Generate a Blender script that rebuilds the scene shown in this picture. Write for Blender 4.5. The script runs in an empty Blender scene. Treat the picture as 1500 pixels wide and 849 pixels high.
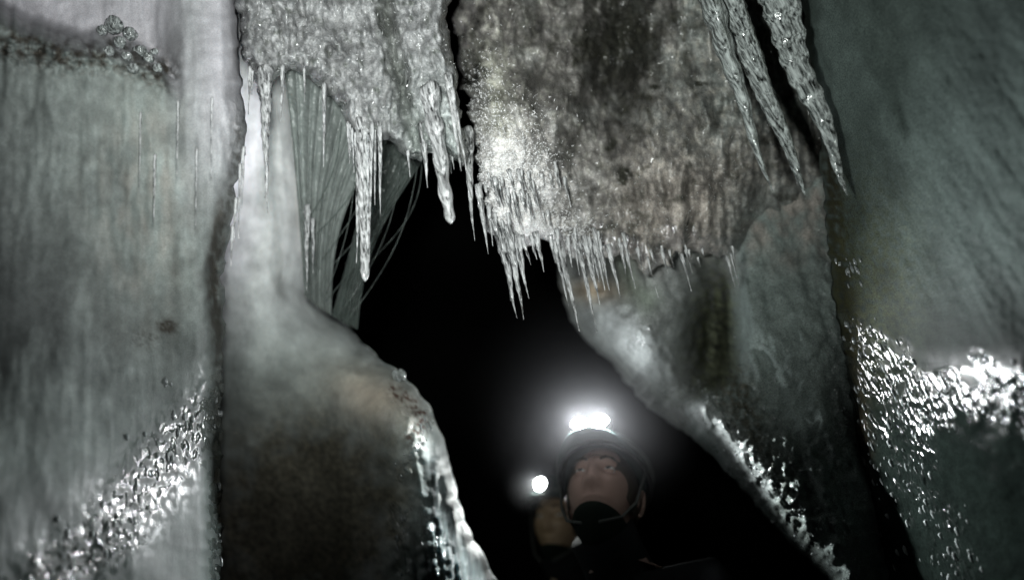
import bpy, bmesh, math, random
import numpy as np
from mathutils import Vector, Matrix

random.seed(7)
RS = np.random.RandomState(11)
scene = bpy.context.scene
COL = scene.collection

# ------------------------------------------------------------------ camera
F = 1250.0
CAM = Vector((0.0, 0.0, 1.10))
u = Vector((-575.0, 2274.0, -1250.0)).normalized()      # world up seen by the tilted camera
f = Vector((0, 0, -1))
yv = (f - u * f.dot(u)).normalized()
xv = yv.cross(u)
R = Matrix((xv, yv, u))
cam_data = bpy.data.cameras.new('camera')
cam = bpy.data.objects.new('camera', cam_data)
COL.objects.link(cam)
cam.matrix_world = Matrix.Translation(CAM) @ R.to_4x4()
cam_data.sensor_width = 36.0
cam_data.lens = 36.0 * F / 1500.0
cam_data.clip_start = 0.02
cam_data.clip_end = 200
cam_data.dof.use_dof = True
cam_data.dof.focus_distance = 1.55
cam_data.dof.aperture_fstop = 1.2
scene.camera = cam
RN = np.array([list(r) for r in R])
CN = np.array(CAM)


def PA(x, y, d):
    """sight lines through photo coordinates at forward distance d -> world points"""
    x = np.asarray(x, float); y = np.asarray(y, float); d = np.asarray(d, float)
    c = np.stack([(x - 750) / F * d, -(y - 424.5) / F * d, -d], -1)
    return c @ RN.T + CN


def P(x, y, d):
    return Vector(PA(x, y, d))


# ------------------------------------------------------------------ noise
_perm = RS.permutation(512)
_g = RS.uniform(0, 2 * math.pi, 512)
_gx, _gy = np.cos(_g), np.sin(_g)


def perlin(x, y, seed=0):
    x = np.asarray(x, float) + seed * 37.13; y = np.asarray(y, float) + seed * 17.77
    xi = np.floor(x).astype(int); yi = np.floor(y).astype(int)
    xf = x - xi; yf = y - yi
    sx = xf * xf * xf * (xf * (xf * 6 - 15) + 10); sy = yf * yf * yf * (yf * (yf * 6 - 15) + 10)

    def gr(i, j, a, b):
        h = _perm[(_perm[i % 512] + j) % 512]
        return _gx[h] * a + _gy[h] * b
    n00 = gr(xi, yi, xf, yf); n10 = gr(xi + 1, yi, xf - 1, yf)
    n01 = gr(xi, yi + 1, xf, yf - 1); n11 = gr(xi + 1, yi + 1, xf - 1, yf - 1)
    a = n00 + sx * (n10 - n00); b = n01 + sx * (n11 - n01)
    return (a + sy * (b - a)) * 1.5


def fbm(x, y, o=4, seed=0, gain=.5):
    s = 0; a = 1; k = 1
    for i in range(o):
        s = s + a * perlin(x * k, y * k, seed + i * 3)
        a *= gain; k *= 2.03
    return s


def ridged(x, y, o=3, seed=0):
    s = 0; a = 1; k = 1
    for i in range(o):
        s = s + a * (1 - 2 * np.abs(perlin(x * k, y * k, seed + i * 5)))
        a *= .5; k *= 2.1
    return s / 1.6


def gb(x, y, cx, cy, sx, sy, rot=0):
    c, s = math.cos(math.radians(rot)), math.sin(math.radians(rot))
    dx, dy = x - cx, y - cy
    a = c * dx + s * dy; b = -s * dx + c * dy
    return np.exp(-(a / sx) ** 2 - (b / sy) ** 2)


def sm(a, b, x):
    t = np.clip((x - a) / (b - a), 0, 1)
    return t * t * (3 - 2 * t)


def plumb(x, y):
    """s: constant along a plumb line, r: runs down it"""
    return np.arctan2(x - 175, y + 1850) * 2300, np.hypot(x - 175, y + 1850)


def lineD(x, y, pts, width):
    """soft band along a polyline"""
    best = np.full(np.shape(x), 1e9)
    for (ax, ay), (bx, by) in zip(pts[:-1], pts[1:]):
        dx, dy = bx - ax, by - ay
        t = np.clip(((x - ax) * dx + (y - ay) * dy) / (dx * dx + dy * dy), 0, 1)
        best = np.minimum(best, np.hypot(x - ax - t * dx, y - ay - t * dy))
    return np.exp(-(best / width) ** 2)


# ------------------------------------------------------------------ materials
def new_mat(name):
    m = bpy.data.materials.new(name); m.use_nodes = True
    nt = m.node_tree
    for n in list(nt.nodes):
        nt.nodes.remove(n)
    out = nt.nodes.new('ShaderNodeOutputMaterial')
    b = nt.nodes.new('ShaderNodeBsdfPrincipled')
    nt.links.new(b.outputs[0], out.inputs['Surface'])
    return m, nt, b, out


def N(nt, typ, **kw):
    n = nt.nodes.new(typ)
    for k, v in kw.items():
        setattr(n, k, v)
    return n


def math_n(nt, op, a, b=None, c=None, clamp=False):
    n = nt.nodes.new('ShaderNodeMath'); n.operation = op; n.use_clamp = clamp
    for i, v in enumerate((a, b, c)):
        if v is None:
            continue
        if isinstance(v, (int, float)):
            n.inputs[i].default_value = v
        else:
            nt.links.new(v, n.inputs[i])
    return n.outputs[0]


def noise_tex(nt, scale, detail=3, rough=.5, stretch=(1, 1, 1)):
    tc = N(nt, 'ShaderNodeTexCoord'); mp = N(nt, 'ShaderNodeMapping')
    mp.inputs['Scale'].default_value = stretch
    nt.links.new(tc.outputs['Object'], mp.inputs[0])
    n = N(nt, 'ShaderNodeTexNoise'); n.inputs['Scale'].default_value = scale
    n.inputs['Detail'].default_value = detail; n.inputs['Roughness'].default_value = rough
    nt.links.new(mp.outputs[0], n.inputs['Vector'])
    return n.outputs['Fac']


def ice_mat(name, sss=.0, fine=420.0, wet_scale=85.0, wet_stretch=(1, 1, .5), speckle=.35, streak=.14, spec=.09):
    m, nt, b, out = new_mat(name)
    L = nt.links.new
    al = N(nt, 'ShaderNodeAttribute', attribute_name='alb')
    we = N(nt, 'ShaderNodeAttribute', attribute_name='wet').outputs['Fac']
    we0 = we
    we = math_n(nt, 'MULTIPLY_ADD', we0, 1.45, -.45, clamp=True)
    fr = N(nt, 'ShaderNodeAttribute', attribute_name='frost').outputs['Fac']
    sp = noise_tex(nt, fine, 3, .6)
    st = noise_tex(nt, 45, 4, .6, (1, 1, .08))
    big = noise_tex(nt, 14, 4, .6)
    k1 = math_n(nt, 'MULTIPLY_ADD', sp, speckle * 6, 1 - speckle * 3, clamp=False)
    k1 = math_n(nt, 'MAXIMUM', k1, .15)
    k2 = math_n(nt, 'MULTIPLY_ADD', st, streak * 2, 1 - streak)
    k3 = math_n(nt, 'MULTIPLY_ADD', big, 1.3, .35)
    k = math_n(nt, 'MULTIPLY', math_n(nt, 'MULTIPLY', k1, k2), k3)
    vm = N(nt, 'ShaderNodeVectorMath', operation='SCALE')
    L(al.outputs['Color'], vm.inputs[0]); L(k, vm.inputs['Scale'])
    L(vm.outputs[0], b.inputs['Base Color'])
    wn = noise_tex(nt, wet_scale, 0.0, .4, wet_stretch)
    w2 = noise_tex(nt, wet_scale * .3, 1.0, .5, wet_stretch)
    fn = noise_tex(nt, 95, 3, .6)
    h = math_n(nt, 'MULTIPLY', math_n(nt, 'SUBTRACT', wn, .5), math_n(nt, 'MULTIPLY', we, .0058))
    h = math_n(nt, 'ADD', h, math_n(nt, 'MULTIPLY', math_n(nt, 'SUBTRACT', w2, .5), math_n(nt, 'MULTIPLY', we, .0050)))
    h = math_n(nt, 'ADD', h, math_n(nt, 'MULTIPLY', math_n(nt, 'SUBTRACT', fn, .5), math_n(nt, 'MULTIPLY', fr, .007)))
    h = math_n(nt, 'ADD', h, math_n(nt, 'MULTIPLY', st, .0008))
    h = math_n(nt, 'ADD', h, math_n(nt, 'MULTIPLY', sp, .0004))
    bp = N(nt, 'ShaderNodeBump'); bp.inputs['Distance'].default_value = 1.0; bp.inputs['Strength'].default_value = 1.0
    L(h, bp.inputs['Height']); L(bp.outputs[0], b.inputs['Normal'])
    r = math_n(nt, 'MULTIPLY_ADD', math_n(nt, 'MULTIPLY', we0, 3.3, clamp=True), -.40, .54)
    r = math_n(nt, 'MULTIPLY_ADD', fr, -.16, r, clamp=True)
    L(math_n(nt, 'MAXIMUM', r, .14), b.inputs['Roughness'])
    b.inputs['IOR'].default_value = 1.31
    L(math_n(nt, 'MULTIPLY_ADD', we, 1.1, spec), b.inputs['Specular IOR Level'])
    if sss:
        b.inputs['Subsurface Weight'].default_value = sss
        b.inputs['Subsurface Radius'].default_value = (.8, 1.0, 1.1)
        b.inputs['Subsurface Scale'].default_value = .03
    return m


def clear_ice(name, col=(.75, .8, .8), trans=.55, rough=.12, bump=.004, scale=130, bub=0.0):
    m, nt, b, out = new_mat(name)
    b.inputs['Base Color'].default_value = (*col, 1)
    b.inputs['Transmission Weight'].default_value = trans
    b.inputs['Roughness'].default_value = rough
    b.inputs['IOR'].default_value = 1.40
    b.inputs['Specular IOR Level'].default_value = .8
    if bub:      # milky threads and bubbles inside clear ice
        q = noise_tex(nt, 230, 3, .6, (1, 1, .07))
        t = math_n(nt, 'MULTIPLY_ADD', q, -5.0 * bub, trans + 2.5 * bub, clamp=True)
        nt.links.new(t, b.inputs['Transmission Weight'])
    n = noise_tex(nt, scale, 3, .6, (1, 1, .5))
    bp = N(nt, 'ShaderNodeBump'); bp.inputs['Distance'].default_value = bump; bp.inputs['Strength'].default_value = 1
    nt.links.new(n, bp.inputs['Height']); nt.links.new(bp.outputs[0], b.inputs['Normal'])
    return m


def plain(name, col, rough=.6, bump=.0, scale=200, var=.3, metal=0):
    m, nt, b, out = new_mat(name)
    n = noise_tex(nt, scale, 3, .6)
    k = math_n(nt, 'MULTIPLY_ADD', n, var * 2, 1 - var)
    vm = N(nt, 'ShaderNodeVectorMath', operation='SCALE')
    vm.inputs[0].default_value = col
    nt.links.new(k, vm.inputs['Scale']); nt.links.new(vm.outputs[0], b.inputs['Base Color'])
    b.inputs['Roughness'].default_value = rough
    b.inputs['Metallic'].default_value = metal
    if bump:
        bp = N(nt, 'ShaderNodeBump'); bp.inputs['Distance'].default_value = bump
        nt.links.new(n, bp.inputs['Height']); nt.links.new(bp.outputs[0], b.inputs['Normal'])
    return m


def emit(name, col, s):
    m, nt, b, out = new_mat(name)
    b.inputs['Base Color'].default_value = (.1, .1, .1, 1)
    b.inputs['Emission Color'].default_value = (*col, 1)
    b.inputs['Emission Strength'].default_value = s
    return m


M_WALL = ice_mat('wall_ice', wet_scale=115, sss=.25, speckle=.14, streak=.10, spec=.28)
M_SOFT = ice_mat('milky_ice', wet_scale=105, wet_stretch=(1, 1, .8), sss=.35, speckle=.08, streak=.08, spec=.25)
M_ROUGH = ice_mat('crusted_ice', speckle=.28, fine=260, sss=.15, spec=.5, streak=.05)
M_GLAZE = ice_mat('glazed_ice', spec=.03, wet_scale=96, wet_stretch=(1, 1, .62), speckle=.45)
M_ICICLE = clear_ice('icicle_ice', (.86, .88, .88), .66, .16, .0035, 60, .45)
M_ICICLE2 = clear_ice('clear_icicle_ice', (.66, .72, .70), .70, .14, .008, 42, .45)
M_VEIL = clear_ice('thin_ice', (.42, .5, .46), .85, .22, .008, 60)
M_VEIL2 = clear_ice('milky_thin_ice', (.5, .56, .53), .6, .25, .006, 60)
M_DROP = clear_ice('glint_drop', (.5, .55, .54), .5, .2, .0003)
M_DROP.node_tree.nodes['Principled BSDF'].inputs['IOR'].default_value = 1.5
M_DROP.node_tree.nodes['Principled BSDF'].inputs['Specular IOR Level'].default_value = 1.0
M_FLAKE = clear_ice('frost_flake', (.85, .86, .86), .0, .3, .001)
M_DARKFLAKE = clear_ice('grey_flake', (.6, .62, .61), .25, .16, .001)
M_ROCK = plain('cave_rock', (.015, .015, .014), .8, .02, 9, .4)
M_FLOOR = plain('cave_floor', (.06, .06, .058), .6, .02, 14, .4)


# ------------------------------------------------------------------ builders
def mesh_obj(name, verts, faces, mat, parent=None, smooth=True, mats=None, tri=False):
    me = bpy.data.meshes.new(name)
    verts = np.asarray(verts, dtype=np.float32)
    if isinstance(faces, np.ndarray):
        k = faces.shape[1]
        me.vertices.add(len(verts)); me.vertices.foreach_set('co', verts.ravel())
        me.loops.add(faces.size); me.loops.foreach_set('vertex_index', faces.astype(np.int32).ravel())
        me.polygons.add(len(faces))
        me.polygons.foreach_set('loop_start', np.arange(0, faces.size, k, dtype=np.int32))
        me.update(calc_edges=True)
    else:
        me.from_pydata([tuple(map(float, v)) for v in verts], [], faces)
    me.validate()
    me.polygons.foreach_set('use_smooth', np.full(len(me.polygons), smooth))
    me.materials.append(mat)
    me.update()
    o = bpy.data.objects.new(name, me); COL.objects.link(o)
    if parent:
        o.parent = parent
    return o


def tag(o, label=None, cat=None, group=None, kind=None):
    if label: o['label'] = label
    if cat: o['category'] = cat
    if group: o['group'] = group
    if kind: o['kind'] = kind
    return o


def empty(name, loc, label, cat, group=None):
    e = bpy.data.objects.new(name, None); COL.objects.link(e); e.location = loc
    e.empty_display_size = .1
    return tag(e, label, cat, group)


RELIEFS = {}


def relief(name, poly, depthf, mat, attrf, step=3.0, roll=.12, w=40.0, thick=.25, jag=0.0, jagf=30.0, seed=1):
    """a thick closed mass of ice: rounded front, rounded back, real distances"""
    pts = []
    n = len(poly)
    for i in range(n):
        a, b = poly[i], poly[(i + 1) % n]
        L = math.hypot(b[0] - a[0], b[1] - a[1]); k = max(1, int(L / 8)) if L < 700 else max(1, int(L / 60))
        for j in range(k):
            pts.append((a[0] + (b[0] - a[0]) * j / k, a[1] + (b[1] - a[1]) * j / k))
    pts = np.array(pts)
    for _ in range(3):      # round the corners
        pts = .5 * pts + .25 * np.roll(pts, 1, 0) + .25 * np.roll(pts, -1, 0)
    if jag:
        pts = pts + np.stack([fbm(pts[:, 0] / jagf, pts[:, 1] / jagf, 3, seed), fbm(pts[:, 0] / jagf, pts[:, 1] / jagf, 3, seed + 20)], 1) * jag
    x0, y0 = pts.min(0) - step; x1, y1 = pts.max(0) + step
    gx = np.arange(x0, x1 + step, step); gy = np.arange(y0, y1 + step, step)
    X, Y = np.meshgrid(gx, gy)
    D = np.full(X.shape, 1e9); NX = X.copy(); NY = Y.copy(); ins = np.zeros(X.shape, bool)
    m = len(pts)
    for i in range(m):
        ax, ay = pts[i]; bx, by = pts[(i + 1) % m]
        dx, dy = bx - ax, by - ay
        q = dx * dx + dy * dy + 1e-9
        t = np.clip(((X - ax) * dx + (Y - ay) * dy) / q, 0, 1)
        px = ax + t * dx; py = ay + t * dy
        dd = np.hypot(X - px, Y - py)
        k = dd < D
        D[k] = dd[k]; NX[k] = px[k]; NY[k] = py[k]
        cr = ((ay > Y) != (by > Y))
        with np.errstate(divide='ignore', invalid='ignore'):
            xi = (bx - ax) * (Y - ay) / (by - ay) + ax
        ins ^= cr & (X < xi)
    core = ins & (D > step * .35)
    H, W = X.shape
    c = core[:-1, :-1] | core[1:, :-1] | core[:-1, 1:] | core[1:, 1:]
    used = np.zeros(X.shape, bool)
    used[:-1, :-1] |= c; used[1:, :-1] |= c; used[:-1, 1:] |= c; used[1:, 1:] |= c
    edge = used & ~core
    X = np.where(edge, NX, X); Y = np.where(edge, NY, Y); D = np.where(edge, 0, D)
    tt = np.clip(D / w, 0, 1)
    rnd = 1 - np.sqrt(np.clip(1 - (1 - tt) ** 2, 0, 1))
    base, rel = depthf(X, Y)
    fade = np.clip(D / 14, 0, 1)
    df = base + roll * rnd + rel * (.25 + .75 * fade)
    db = df + (thick - roll * .5) * (1 - rnd) * np.clip(D / w, 0, 1) ** .5 + .004 * fade
    idx = -np.ones(X.shape, int); idx[used] = np.arange(used.sum())
    Vf = PA(X[used], Y[used], df[used])
    bi = -np.ones(X.shape, int); bi[core] = np.arange(core.sum()) + len(Vf); bi[edge] = idx[edge]
    Vb = PA(X[core], Y[core], db[core])
    jj, ii = np.nonzero(c)
    q = np.stack([idx[jj, ii], idx[jj + 1, ii], idx[jj + 1, ii + 1], idx[jj, ii + 1]], 1)
    qb = np.stack([bi[jj, ii], bi[jj, ii + 1], bi[jj + 1, ii + 1], bi[jj + 1, ii]], 1)
    allb = (q == qb[:, [0, 3, 2, 1]]).all(1)
    faces = np.concatenate([q, qb[~allb]])
    o = mesh_obj(name, np.concatenate([Vf, Vb]), faces, mat)
    XX = np.concatenate([X[used], X[core]]); YY = np.concatenate([Y[used], Y[core]])
    alb, wet, frost = attrf(XX, YY)
    rgba = np.ones((len(XX), 4), np.float32); rgba[:, :3] = np.clip(alb, .003, .95)
    a = o.data.attributes.new('alb', 'FLOAT_COLOR', 'POINT'); a.data.foreach_set('color', rgba.ravel())
    a = o.data.attributes.new('wet', 'FLOAT', 'POINT'); a.data.foreach_set('value', np.clip(wet, 0, 1).astype(np.float32))
    a = o.data.attributes.new('frost', 'FLOAT', 'POINT'); a.data.foreach_set('value', np.clip(frost, 0, 1).astype(np.float32))
    g = np.zeros(X.shape); g[:] = np.nan; g[used] = df[used]
    RELIEFS[name if name not in RELIEFS else o.name] = (x0, y0, step, g, core)
    o['_r'] = 0
    del o['_r']
    return o, (x0, y0, step, g, core)


def surf_depth(rel, x, y):
    x0, y0, step, g, core = rel
    i = int(round((x - x0) / step)); j = int(round((y - y0) / step))
    if 0 <= j < g.shape[0] and 0 <= i < g.shape[1] and core[j, i] and not math.isnan(g[j, i]):
        return float(g[j, i])
    return None


def col3(c, k):
    return np.stack([c[0] * k, c[1] * k, c[2] * k], 1)


def mix3(a, b, t):
    t = t[:, None]
    return a * (1 - t) + b * t


# ------------------------------------------------------------------ ice masses
# --- tall wall on the left with a dirty ledge
LEDGE = [(-260, 10), (0, 32), (70, 62), (150, 78), (200, 92), (240, 112), (262, 150)]


def ledge_y(x):
    xs = [p[0] for p in LEDGE]; ys = [p[1] for p in LEDGE]
    return np.interp(x, xs, ys) + 9 * fbm(np.asarray(x) / 26., np.asarray(x) * 0, 3, 88)


def d_left(x, y):
    s, r = plumb(x, y)
    base = 1.32 + .10 * sm(-50, 320, x)
    cor = .95 / ((750 - x) / F + .22 * (y - 424.5) / F + .25)
    base = base + (cor - base) * .9 * sm(230, 740, y)
    side = 1 - sm(215, 275, x)
    base = base + .16 * sm(10, -35, y - ledge_y(x)) * side
    base = base + .10 * sm(200, -50, y) * (1 - side)
    base = base - .04 * gb(x, y, 110, 330, 130, 300) * sm(560, 380, y) - .03 * gb(x, y, 270, 300, 40, 200)
    rel = .009 * ridged(s / 120, r / 600, 2, 2) + .010 * fbm(s / 60, r / 300, 4, 3) + .003 * fbm(s / 16, r / 150, 3, 9) * sm(60, 200, x) + .012 * fbm(x / 90, y / 110, 4, 5)
    rel = rel * (1 - .8 * sm(300, 480, y))
    e = lineD(x, y, [(352, 150), (345, 300), (318, 400), (322, 560)], 24)
    rel = rel + e * .008 * fbm(x / 11, y / 20, 3, 8) + .03 * lineD(x, y, [(330, 330), (312, 400), (318, 470), (326, 560)], 9)
    l2 = lineD(x, y, [(20, 70), (100, 85), (180, 80), (235, 105)], 22)
    rel = rel + l2 * .025 * fbm(x / 10, y / 9, 3, 18)
    return base, rel


def a_left(x, y):
    s, r = plumb(x, y)
    n = fbm(x / 70, y / 110, 4, 31)
    t = fbm(s / 14, r / 190, 4, 41)
    k = .24 + .05 * n + .018 * t
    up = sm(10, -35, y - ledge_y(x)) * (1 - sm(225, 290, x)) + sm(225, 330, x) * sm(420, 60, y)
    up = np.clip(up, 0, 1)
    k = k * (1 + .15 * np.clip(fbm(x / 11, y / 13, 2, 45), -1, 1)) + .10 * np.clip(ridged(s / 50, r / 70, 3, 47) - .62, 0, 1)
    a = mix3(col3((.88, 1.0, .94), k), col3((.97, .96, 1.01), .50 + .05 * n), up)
    brown = np.clip(gb(x, y, 210, 300, 70, 160) * (.5 + fbm(s / 20, r / 60, 3, 6)), 0, 1) * .5
    a = mix3(a, col3((1, .93, .82), k * 1.1), brown)
    dirt = np.clip(lineD(x, y, [(10, 62), (90, 82), (180, 80), (235, 105)], 24) * (.55 + 1.5 * fbm(x / 13, y / 11, 3, 77)), 0, 1)
    dirt = np.maximum(dirt, np.clip(lineD(x, y, [(328, 300), (310, 400), (318, 470), (327, 570)], 10) * (1.2 + fbm(x / 8, y / 20, 3, 3)), 0, 1) * .93)
    dirt = np.maximum(dirt, np.clip(lineD(x, y, [(352, 170), (345, 250), (335, 310)], 9) * (.5 + 1.3 * fbm(x / 7, y / 9, 3, 4)), 0, 1) * .7)
    dirt = np.maximum(dirt, np.clip(gb(x, y, 245, 478, 15, 10) * (1 + fbm(x / 6, y / 6, 2, 9)) * 1.3, 0, 1))
    dirt = np.maximum(dirt, np.clip(gb(x, y, 215, 495, 28, 16) * (.4 + 1.4 * fbm(x / 5, y / 5, 2, 19)), 0, 1) * .6)
    dirt = np.maximum(dirt, .45 * gb(x, y, 258, 380, 9, 60))
    a = mix3(a, col3((.06, .055, .045), 1 + 0 * x), dirt)
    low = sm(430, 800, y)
    a = mix3(a, col3((.8, 1, .93), .045 + 0 * x), .88 * low)          # darkening to the foot put into the colour, standing in for light falloff
    band = lineD(x, y, [(320, 590), (235, 680), (150, 790), (60, 850), (-40, 950)], 42)
    band = np.maximum(band, lineD(x, y, [(318, 700), (322, 849), (322, 950)], 12))
    wet = np.clip(band * 1.1, 0, 1) * sm(-.15, .22, perlin(x / 8, y / 13, 51))
    a = mix3(a, col3((.75, 1, .9), .02 + 0 * x), .8 * np.clip(band, 0, 1))
    frost = np.clip(lineD(x, y, [(20, 70), (100, 85), (180, 80), (235, 105)], 26) + .8 * lineD(x, y, [(355, 150), (347, 300), (318, 420)], 14), 0, 1)
    return a, wet, frost


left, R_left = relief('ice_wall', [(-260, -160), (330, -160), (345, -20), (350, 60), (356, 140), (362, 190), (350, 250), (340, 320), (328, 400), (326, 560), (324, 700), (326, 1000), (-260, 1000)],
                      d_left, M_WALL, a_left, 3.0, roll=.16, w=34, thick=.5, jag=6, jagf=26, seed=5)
tag(left, 'tall grey green ice wall with vertical streaks and a dirty ledge, on the left', 'ice wall')


# --- milky column running down into a bulging mound
def d_col(x, y):
    s, r = plumb(x, y)
    base = 2.05 - .10 * gb(x, y, 400, 250, 60, 260) - .28 * sm(380, 640, y) * sm(330, 600, x)
    base = base - .16 * gb(x, y, 610, 620, 80, 90) + .12 * gb(x, y, 450, 720, 110, 140) - .12 * sm(640, 900, y) * sm(520, 680, x)
    base = base - .10 * gb(x, y, 370, 560, 60, 150)
    rel = .012 * fbm(x / 70, y / 90, 4, 13) + .008 * fbm(s / 22, r / 200, 3, 15) * sm(420, 200, y)
    rel = rel + .012 * lineD(x, y, [(555, 540), (600, 570), (630, 610), (620, 690), (640, 860)], 45) * fbm(x / 14, y / 18, 3, 17)
    rel = rel - .012 * sm(560, 620, x) * sm(640, 720, y) * np.clip(fbm((x - y * .12) / 9, y / 120, 2, 29), -1, 1)
    return base, rel


def a_col(x, y):
    n = fbm(x / 60, y / 80, 4, 61)
    a = col3((.95, .98, .97), .86 + .05 * n)
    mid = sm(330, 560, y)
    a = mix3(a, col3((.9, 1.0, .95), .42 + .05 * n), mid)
    dark = np.clip(gb(x, y, 460, 735, 135, 130) * 1.35 + .5 * sm(640, 860, y) * sm(600, 400, x) + .35 * fbm(x / 30, y / 30, 3, 64) * sm(560, 660, y), 0, 1)
    a = mix3(a, col3((.16, .148, .105), 1 + .6 * fbm(x / 8, y / 8, 3, 65)), dark * .9)
    tan = np.clip(gb(x, y, 545, 580, 60, 34, 25) * .9 + .7 * gb(x, y, 450, 290, 14, 60), 0, 1)
    a = mix3(a, col3((.62, .52, .38), 1 + .2 * n), tan * .7)
    spot = np.clip(lineD(x, y, [(575, 572), (606, 590), (620, 612), (604, 640)], 10) * (.4 + 1.5 * fbm(x / 6, y / 6, 2, 70)), 0, 1)
    a = mix3(a, col3((.10, .05, .035), 1 + 0 * x), spot)
    edge = sm(585, 640, x) * sm(600, 700, y)
    a = mix3(a, col3((.72, .86, .84), .16 + .16 * fbm((x - y * .12) / 8, y / 130, 3, 75)), edge)
    low = sm(700, 860, y)
    band = lineD(x, y, [(626, 612), (604, 660), (586, 700)], 9) * 1.2
    band = np.maximum(band, lineD(x, y, [(580, 745), (590, 800), (600, 870)], 17))
    band = np.maximum(band, lineD(x, y, [(625, 760), (640, 820), (640, 860)], 14))
    band = np.maximum(band, .8 * lineD(x, y, [(590, 780), (630, 780)], 20))
    wet = np.clip(band * 1.2, 0, 1) * sm(-.35, .1, perlin(x / 8, y / 11, 81))
    frost = np.clip(.8 * gb(x, y, 600, 590, 40, 30) + .3 * gb(x, y, 450, 300, 20, 80), 0, 1)
    return a, wet, frost


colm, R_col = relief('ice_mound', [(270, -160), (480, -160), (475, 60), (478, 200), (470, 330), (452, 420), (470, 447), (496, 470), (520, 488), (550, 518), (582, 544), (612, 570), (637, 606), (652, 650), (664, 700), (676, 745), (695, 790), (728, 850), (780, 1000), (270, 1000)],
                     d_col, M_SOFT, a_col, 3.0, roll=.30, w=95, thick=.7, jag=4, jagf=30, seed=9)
tag(colm, 'milky pale ice column swelling into a rounded brown-grey mound beside the dark opening', 'ice mound')

# --- crusted ceiling above the opening
def d_ceil(x, y):
    base = 1.50 - .0004 * (y - 100) + .05 * np.abs(np.sin((x - 350) / 110.0))
    base = base + .05 * lineD(x, y, [(560, -100), (565, 20), (590, 130), (615, 230)], 12)
    rel = .036 * ridged(x / 46, y / 80, 3, 22) + .026 * np.abs(fbm(x / 22, y / 46, 3, 25)) + .010 * ridged(x / 12, y / 22, 2, 27)
    return base - rel * .2, -rel * .8


def a_ceil(x, y):
    n = fbm(x / 40, y / 50, 4, 91)
    a = col3((.95, .97, .97), .30 + .09 * n + .12 * fbm(x / 9, y / 13, 3, 93))
    dark = np.clip(lineD(x, y, [(563, 0), (572, 60), (592, 150), (612, 220)], 13) * .9 + np.clip(fbm(x / 12, y / 14, 3, 95) - .25, 0, 1) * 1.6, 0, 1)
    a = mix3(a, col3((.10, .11, .095), 1 + 0 * x), dark * .8)
    a = mix3(a, col3((.3, .35, .33), 1 + .3 * n), .5 * sm(520, 660, x) * sm(40, 220, y))
    frost = .25 + .3 * fbm(x / 25, y / 25, 3, 96)
    wet = np.clip(.35 + fbm(x / 18, y / 22, 2, 97) * 1.6, 0, .9)
    return a, wet, frost


ceil, R_ceil = relief('ice_crust', [(338, -160), (346, 0), (352, 70), (368, 112), (382, 150), (394, 148), (404, 112), (428, 98), (452, 108), (470, 132), (494, 150), (512, 190), (530, 212), (552, 200), (572, 206), (590, 226), (608, 240), (628, 226), (655, 224), (680, 250), (690, 240), (676, 180), (668, 115), (660, 66), (655, 24), (662, -10), (672, -160)],
                      d_ceil, M_ROUGH, a_ceil, 2.5, roll=.10, w=26, thick=.28, jag=7, jagf=14, seed=14)
tag(ceil, 'glittering crusted grey ice overhang with icicles, above the left half of the opening', 'ice overhang')


# --- dark dirty ceiling with a white frost front
def d_dirt(x, y):
    base = 1.78 - .20 * gb(x, y, 745, 230, 75, 130) - .10 * gb(x, y, 1000, 240, 130, 120) + .22 * gb(x, y, 905, 60, 45, 120) + .10 * gb(x, y, 810, 60, 20, 140) * 0
    base = base + .05 * sm(1050, 1200, x) + .10 * sm(1000, 1120, x) * sm(220, 340, y) - .055 * ridged(x / 100, y / 210, 2, 181) * sm(1200, 1050, x) - .03 * np.abs(fbm(x / 36, y / 90, 3, 183))
    rel = (.030 - .018 * sm(840, 960, x)) * fbm(x / 48, y / 52, 4, 33) + .018 * ridged(x / 17, y / 20, 3, 35) * (.12 + gb(x, y, 740, 260, 80, 120) + .6 * gb(x, y, 900, 60, 80, 110)) + .002 * fbm(x / 6, y / 7, 2, 37)
    return base, rel


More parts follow.
